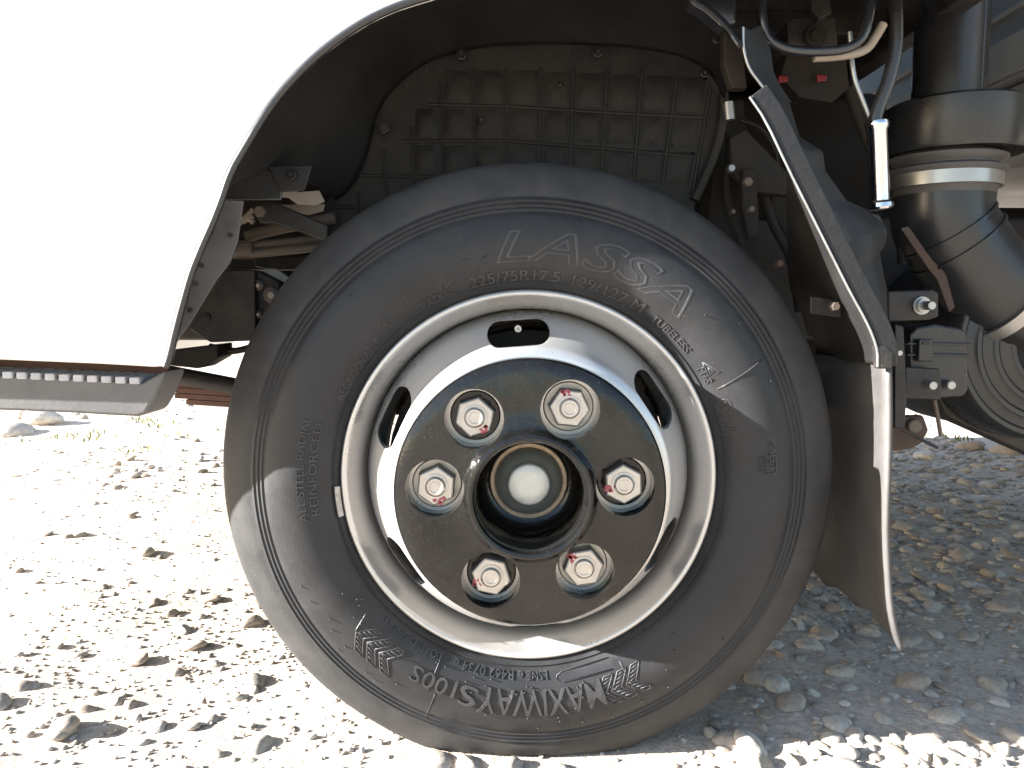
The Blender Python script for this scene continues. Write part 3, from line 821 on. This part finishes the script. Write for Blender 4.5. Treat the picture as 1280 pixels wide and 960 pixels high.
def ring_text(txt, r, a0, a1, hgt, raised=.0015, outline=False, shear=0., offset=0.):
    """text on the sidewall from angle a0 to a1 (degrees, clockwise), letters' feet at radius r, tops outward"""
    cu = bpy.data.curves.new('lettering', 'FONT'); cu.body = txt; cu.size = 1.0; cu.resolution_u = 3; cu.shear = shear
    if outline:
        cu.fill_mode = 'NONE'; cu.bevel_depth = outline; cu.bevel_resolution = 0
    else:
        cu.extrude = .02; cu.offset = offset
    o = bpy.data.objects.new('t', cu); COL.objects.link(o)
    bpy.context.view_layer.update()
    me = bpy.data.meshes.new_from_object(o.evaluated_get(bpy.context.evaluated_depsgraph_get()))
    bpy.data.objects.remove(o)
    bm = bmesh.new(); bm.from_mesh(me)
    for _ in range(4):
        es = [e for e in bm.edges if e.calc_length() > (.12 if outline else .2)]
        if not es: break
        bmesh.ops.subdivide_edges(bm, edges=es, cuts=1, use_grid_fill=False)
    bmesh.ops.triangulate(bm, faces=[q for q in bm.faces if len(q.verts) > 4])
    bm.to_mesh(me); bm.free()
    co = np.array([q.co[:] for q in me.vertices])
    x0, x1 = co[:, 0].min(), co[:, 0].max()
    s = hgt / .70
    for q in me.vertices:
        x, y, z = q.co
        t = (x - x0) / (x1 - x0)
        rr = r + max(-.002, y * s)
        p = polar(rr, a0 + (a1 - a0) * t)
        p.y -= raised * (1 if z > 0 else -1)
        q.co = p
    o = link_mesh('lettering', me, M_letter, wheel, False)
    return o
ring_text('LASSA', .275, 98.5, 48.0, .036, .0004, .024, .30)
ring_text('225/75R17.5', .2515, 106.5, 81.5, .0125, .0016, False, 0, .006)
ring_text('129/127 M', .2515, 78.0, 57.0, .0125, .0016)
ring_text('RADIAL', .2515, 121, 111, .0085)
ring_text('TUBELESS', .252, 53.5, 39.5, .0085)
ring_text('M+S', .252, 34, 29, .0085)
ring_text('REGROOVABLE', .2525, 156, 136, .0095)
ring_text('ALL STEEL RADIAL', .281, 190, 163, .0095)
ring_text('REINFORCED', .266, 189, 164, .0095)
ring_text('MAXIWAY', .272, -70.5, -102.5, .034, .0020, False, .0, .004)
ring_text('S', .276, -103.2, -108, .026, .0020, False, 0, .004)
ring_text('100S', .2765, -109, -121.3, .021, .0018, False, 0, .002)
ring_text('LSNE', .2515, -84.5, -90.5, .0095)
ring_text('e R462 0734 e', .2515, -91.5, -112, .0095)
ring_text('LOAD D SINGLE', .2525, -116, -136, .0085)
ring_text('SAFETY', .301, 9.5, 1.5, .0085)
ring_text('ALWAYS', .2935, 7.0, 2.0, .005); ring_text('MOUNT', .287, 6.5, 2.5, .005)
ring_text('0057176', .2600, 19.5, 12.5, .0062); ring_text('02S1', .2525, 18.5, 13.5, .0062)
ring_text('E4', .258, 22.6, 20.6, .0070)
ring_text('E', .262, 132.2, 130.8, .0070)
def line(rs, name='raised_line', rad=.0008, m=None, parent=wheel, h=.0002):
    v, f = tube_vf([polar(r, a, h) for r, a in rs], rad, 5)
    return mesh_obj(name, v, f, m or M_letter, parent, True)
def circ(r, a, rad, name='emblem'):
    pts = []
    for k in range(21):
        t = 2 * math.pi * k / 20
        pts.append((r + rad * math.sin(t), a + math.degrees(rad * math.cos(t) / r)))
    return line(pts, name, .0007)
circ(.2617, 21.6, .0080); circ(.2655, 131.5, .0075)
line([(.262,35),(.274,30.5),(.259,29.2),(.262,35)], 'emblem', .0007); line([(.264,33),(.268,31.4),(.262,30.8),(.264,33)], 'emblem', .0006)
# wave emblem before the brand name
line([(.258,113.5),(.264,112.5),(.268,110.5),(.269,108),(.270,106),(.276,104),(.282,102.3),(.285,100.5)], 'emblem', .0009)
line([(.258,113.5),(.272,113.6),(.281,111),(.284,108),(.287,105)], 'emblem', .0007)
line([(.257,113),(.2565,110),(.2585,107),(.266,105),(.271,103.2)], 'emblem', .0007)
line([(.256,79.6),(.275,79.6)], 'raised_line', .0007)
# chevrons either side of the tread name
def chevrons(a_start, sgn, cross):
    for q in range(3):
        a = a_start + sgn * q * 4.0
        w_ = sgn * 2.6; tip = -sgn * 3.2
        P = [(.272, a), (.291, a + tip * -1.0), (.310, a), (.310, a + w_), (.291, a + w_ - tip), (.272, a + w_)]
        pts = []
        for i in range(6):
            r0, d0 = P[i]; r1, d1 = P[(i + 1) % 6]
            pts += [(r0 + (r1 - r0) * k / 3, d0 + (d1 - d0) * k / 3) for k in range(3)]
        pts.append(pts[0])
        line(pts, 'chevron', .0009)
        for k in range(8):
            r0 = .274 + k * .0046
            if r0 > .308: break
            off = (1 - abs(r0 - .291) / .019)
            d0 = a + (-tip) * off
            line([(r0, d0), (r0 + (.002 if r0 < .291 else -.002), d0 + w_)], 'chevron_hatch', .0006)
chevrons(-125.0, -1, False); chevrons(-58.6, -1, True)
# pill outline, radial mould lines, moulding whiskers
pill = [(.2545,-66),(.2545,-80),(.258,-81.8),(.263,-82),(.2665,-80.5),(.2675,-66)]
line([(r, a) for r, a in pill], 'raised_line', .0008)
for a, r0, r1, rad in ((26.5,.262,.326,.0011),(123.5,.255,.312,.0006),(-63.5,.262,.318,.0008),(-140.5,.268,.292,.0012),(-116,.252,.300,.0006),(-113.5,.3,.345,.0005),(172,.355,.384,.0005),(121,.34,.38,.0005),(-128,.354,.386,.0006)):
    line([(r0 + (r1 - r0) * k / 6, a + (1.6 if rad > .001 else .4) * k / 6) for k in range(7)], 'mould_line', rad)
V_, F_ = [], []
r_ = random.Random(3)
for _ in range(70):
    a = r_.choice([r_.uniform(-150, -45), r_.uniform(-150, -45), r_.uniform(0, 360)]); rr = r_.choice([r_.uniform(.255, .275), r_.uniform(.305, .33), r_.uniform(.27, .31)])
    p = polar(rr, a); v, f = tube_vf([p, p + Vector((r_.uniform(-.0008, .0008), -.0035, r_.uniform(-.0008, .0008)))], .0007, 5)
    F_ += [tuple(i + len(V_) for i in q) for q in f]; V_ += v
ob = mesh_obj('rubber_whiskers', V_, F_, M_letter, wheel, True); ob['kind'] = 'stuff'

# rim
rimp = [(.2355,.012),(.2395,.006),(.2405,.001),(.2395,-.0035),(.2370,-.0058),(.2335,-.0050),(.2312,-.0022),(.2295,.0012),(.2265,.0062),(.2225,.0125),(.2190,.0190),(.2172,.0260),(.2165,.036),(.2160,.066),(.200,.075),(.198,.120),(.212,.150),(.2355,.170)]
lathe('rim', rimp, M_silver, wheel, (0, 0, 0), 192, False, 60)
# wheel disc with hand holes
fp = [(.2150,.062),(.2138,.047),(.2115,.0355),(.2080,.0245),(.2035,.0120),(.1970,-.0030),(.1900,-.0180),(.1840,-.0325),(.1780,-.0455),(.1730,-.0540),(.1680,-.0590),(.1620,-.0610),(.1500,-.0610),(.0700,-.0600)]
dp = fp + [(.070,-.050),(.150,-.050),(.158,-.048),(.165,-.044),(.172,-.036),(.180,-.023),(.190,-.004),(.199,.016),(.206,.040),(.208,.062)]
disc = lathe('wheel_disc', dp, M_silver, wheel, (0, 0, 0), 192, True, 30)
def stadium(r, deg, L, W, y0, y1, n_=12):
    a = R(deg); er = Vector((math.cos(a), 0, math.sin(a))); et = Vector((-math.sin(a), 0, math.cos(a)))
    P = []
    for s in (1, -1):
        for k in range(n_ + 1):
            t = -math.pi / 2 + math.pi * k / n_
            P.append(er * r + et * (s * ((L / 2 - W / 2) + W / 2 * math.cos(t))) + er * (s * W / 2 * math.sin(t)))
    v, f = prism_vf([p + Vector((0, y0, 0)) for p in P], Vector((0, y1 - y0, 0)))
    # lean the cutter so that the slot runs about square to the cone
    v = [p for p in v]
    me = bpy.data.meshes.new('c'); me.from_pydata([tuple(q) for q in v], [], f)
    bm = bmesh.new(); bm.from_mesh(me); bmesh.ops.recalc_face_normals(bm, faces=bm.faces); bm.to_mesh(me); bm.free()
    o = bpy.data.objects.new('c', me); COL.objects.link(o); return o
SLOT0 = 94.0
cut = [stadium(.1870, SLOT0 - 60 * k, .078, .031, -.08, .07) for k in range(6)]
disc.parent = None
boolean(disc, cut); disc.parent = wheel; resharp(disc, 30)
# black hub plate with six nut openings
NUT = [(597,520),(713,508),(777,607),(723,710),(612,714),(546,624)]
nang = sum(math.degrees(math.atan2(-(b - 613.8), a - 661.3)) - t for (a, b), t in zip(NUT, (125, 65, 5, -55, -115, -185 + 360))) / 6
hp_ = [(r * 1.012 if r > .13 else r, y - (.021 if i else 0)) for i, (r, y) in enumerate([(.0625,-.052),(.1565,-.0545),(.1585,-.0575),(.1580,-.0625),(.1555,-.0665),(.1500,-.0690),(.140,-.0705),(.110,-.0720),(.0840,-.0730),(.0790,-.0745),(.0755,-.0800),(.0725,-.0835),(.0695,-.0845),(.0665,-.0835),(.0645,-.0800),(.0630,-.0700)])]
hp_[1] = (.1600, -.056)
plate = lathe('hub_plate', hp_, M_gloss, wheel, (0, 0, 0), 160, True, 40)
cut = []
angs = [math.degrees(math.atan2(-(b - 613.8), a - 661.3)) for a, b in NUT]
base = [125, 65, 5, -55, -115, 175]
off = sum(((x - y + 180) % 360) - 180 for x, y in zip(angs, base)) / 6
angs = [b + off for b in base]
PR = .1111
for a in angs:
    c = Vector((PR * math.cos(R(a)), 0, PR * math.sin(R(a))))
    v, f = lathe_vf([(.0001, -.14), (.0345, -.14), (.0345, -.083), (.0338, -.03), (.0001, -.03)], 40)
    me = bpy.data.meshes.new('c'); me.from_pydata([tuple(p + c) for p in v], [], f)
    bm = bmesh.new(); bm.from_mesh(me); bmesh.ops.remove_doubles(bm, verts=bm.verts, dist=2e-4); bmesh.ops.recalc_face_normals(bm, faces=bm.faces); bm.to_mesh(me); bm.free()
    o = bpy.data.objects.new('c', me); COL.objects.link(o); cut.append(o)
plate.parent = None
boolean(plate, cut); plate.parent = wheel; resharp(plate, 25)
lathe('hub_well', [(.0640,-.092),(.0640,-.040),(.0610,-.020),(.0550,-.012),(.0470,-.010),(.0001,-.010)], M_gloss, wheel, (0, 0, 0), 96)
# nuts
def nut_mesh(tilt):
    V_, F_ = [], []
    def add(v, f):
        b = len(V_); V_.extend(v); F_.extend([tuple(i + b for i in q) for q in f])
    add(*lathe_vf([(.0001,-.0625),(.0285,-.0625),(.0300,-.0610),(.0305,-.0585)], 40))
    hx = [(.0295,-.0620),(.0262,-.0665)]
    hexp = []
    AF = .0215
    rings = []
    for y, s in ((-.060, 1.0), (-.0755, 1.0), (-.0795, .955), (-.0805, .88), (-.0805, .70)):
        rings.append([Vector((AF / math.cos(math.pi / 6) * s * math.cos(math.pi / 3 * k + tilt), y, AF / math.cos(math.pi / 6) * s * math.sin(math.pi / 3 * k + tilt))) for k in range(6)])
    v = [p for r in rings for p in r]
    f = [(i * 6 + k, i * 6 + (k + 1) % 6, i * 6 + 6 + (k + 1) % 6, i * 6 + 6 + k) for i in range(len(rings) - 1) for k in range(6)]
    f.append(tuple(24 + k for k in range(6)))
    add(v, f)
    add(*lathe_vf([(.0150,-.0800),(.0148,-.0815),(.0125,-.0818),(.0120,-.0806)], 28))
    add(*lathe_vf([(.0112,-.0800),(.0112,-.0835),(.0098,-.0852),(.0070,-.0852),(.0062,-.0846),(.0001,-.0846)], 28))
    return V_, F_
for i, a in enumerate(angs):
    c = Vector((PR * math.cos(R(a)), 0, PR * math.sin(R(a))))
    v, f = nut_mesh(.3 + i * 1.7)
    nb = mesh_obj('lug_nut', [p + c for p in v], f, [M_nut, M_gloss], wheel, True, 28)
    if i % 2 == 0:
        for pg in nb.data.polygons:
            if max(abs(nb.data.vertices[q].co.y + .0605) for q in pg.vertices) < .0026: pg.material_index = 1
        nb['label'] = 'zinc nut on a black flange'
    t = R(a + [250, 60, 215, 150, 245, 190][i])
    # red check mark across nut face
    t = {0: R(-55), 1: R(100), 2: R(200), 3: R(135), 4: R(200), 5: R(-75)}[i]
    V_, F_ = [], []
    rr = random.Random(i)
    for k in range(9):
        p = Vector((math.cos(t) * .0168, 0, math.sin(t) * .0168)) + Vector((rr.uniform(-.006, .006), 0, rr.uniform(-.004, .004)))
        vv_, ff_ = lathe_vf([(.0001,-.0811),(rr.uniform(.0012, .0024),-.0811),(.0028,-.0800)], 7)
        F_ += [tuple(q + len(V_) for q in w_) for w_ in ff_]; V_ += [q + p + c for q in vv_]
    mesh_obj('paint_mark', V_, F_, M_red, wheel, True)
# hub cap
lathe('cap_ring', [(.0490,-.006),(.0490,-.0135),(.0478,-.0155),(.0448,-.0158),(.0430,-.0145),(.0425,-.010)], M_caprim, wheel, (0, 0, 0), 72)
lathe('hub_cap', [(.0432,-.010),(.0425,-.0145),(.0400,-.0195),(.0360,-.0240),(.0310,-.0280),(.0275,-.0305),(.0262,-.0330)], M_cap, wheel, (0, 0, 0), 72, False, 60)
lathe('cap_crown', [(.0264,-.0325),(.0255,-.0350),(.0235,-.0362),(.0120,-.0368),(.0001,-.0369)], M_captop, wheel, (0, 0, 0), 64, False, 60)
# valve and balance weight
a = R(94); c = Vector((.1915 * math.cos(a), .012, .1915 * math.sin(a)))
lathe('valve_stem', [(.0001,-.006),(.0016,-.006),(.0020,-.010),(.0042,-.010),(.0047,-.008),(.0047,.03)], M_nut, wheel, c, 16)
V_, F_ = [], []
for i in range(9):
    an = 182 + i * 1.15
    for r0, y in ((.2405, -.004), (.2405, -.0085), (.2460, -.0115), (.2460, -.006)):
        V_.append(Vector((r0 * math.cos(R(an)), y, r0 * math.sin(R(an)))))
for i in range(8):
    for k in range(4): F_.append((i * 4 + k, i * 4 + (k + 1) % 4, i * 4 + 4 + (k + 1) % 4, i * 4 + 4 + k))
F_ += [(0, 1, 2, 3), (32, 33, 34, 35)]
mesh_obj('balance_weight', V_, F_, M_weight, wheel)

# the far front wheel: same pieces, turned to face the other way
far_wheel = empty('wheel', (0, YF + YC + 0.0, ZC), truck)
far_wheel.rotation_euler = (0, 0, math.pi)
for ch in list(wheel.children):
    if ch.name.split('.')[0] in ('tyre', 'rim', 'wheel_disc', 'hub_plate', 'hub_well', 'hub_cap', 'cap_ring', 'cap_crown', 'lug_nut'):
        c = ch.copy(); COL.objects.link(c); c.parent = far_wheel

# ------------------------------------------------------------------ weeds
V_, F_ = [], []
r_ = random.Random(11)
for a, b in ((112,545),(118,552),(172,530),(180,527),(375/3.7,545),(225,548),(640/3.7,567),(200,532),(60,548),(1200,553)):
    p = on_ground(a, b)
    for k in range(14):
        q = p + Vector((r_.gauss(0, .04), r_.gauss(0, .05), 0)); q.z = float(gh(q.x, q.y)) - .003
        h = r_.uniform(.012, .035); d = Vector((r_.gauss(0, .012), r_.gauss(0, .012), h)); s = Vector((r_.uniform(.003, .006), r_.uniform(-.003, .003), 0))
        n0 = len(V_); V_ += [q - s * .5, q + s * .5, q + d * .6 + s * .7, q + d, q + d * .6 - s * .7]
        F_.append((n0, n0 + 1, n0 + 2, n0 + 3, n0 + 4))
M_weed = mat('dry_weeds', (.12, .13, .035), .7, var=.3, vscale=30)
wd = mesh_obj('weeds', V_, F_, M_weed)
wd['kind'] = 'stuff'; wd['label'] = 'sparse low yellow-green weeds sprouting between stones'; wd['category'] = 'weeds'
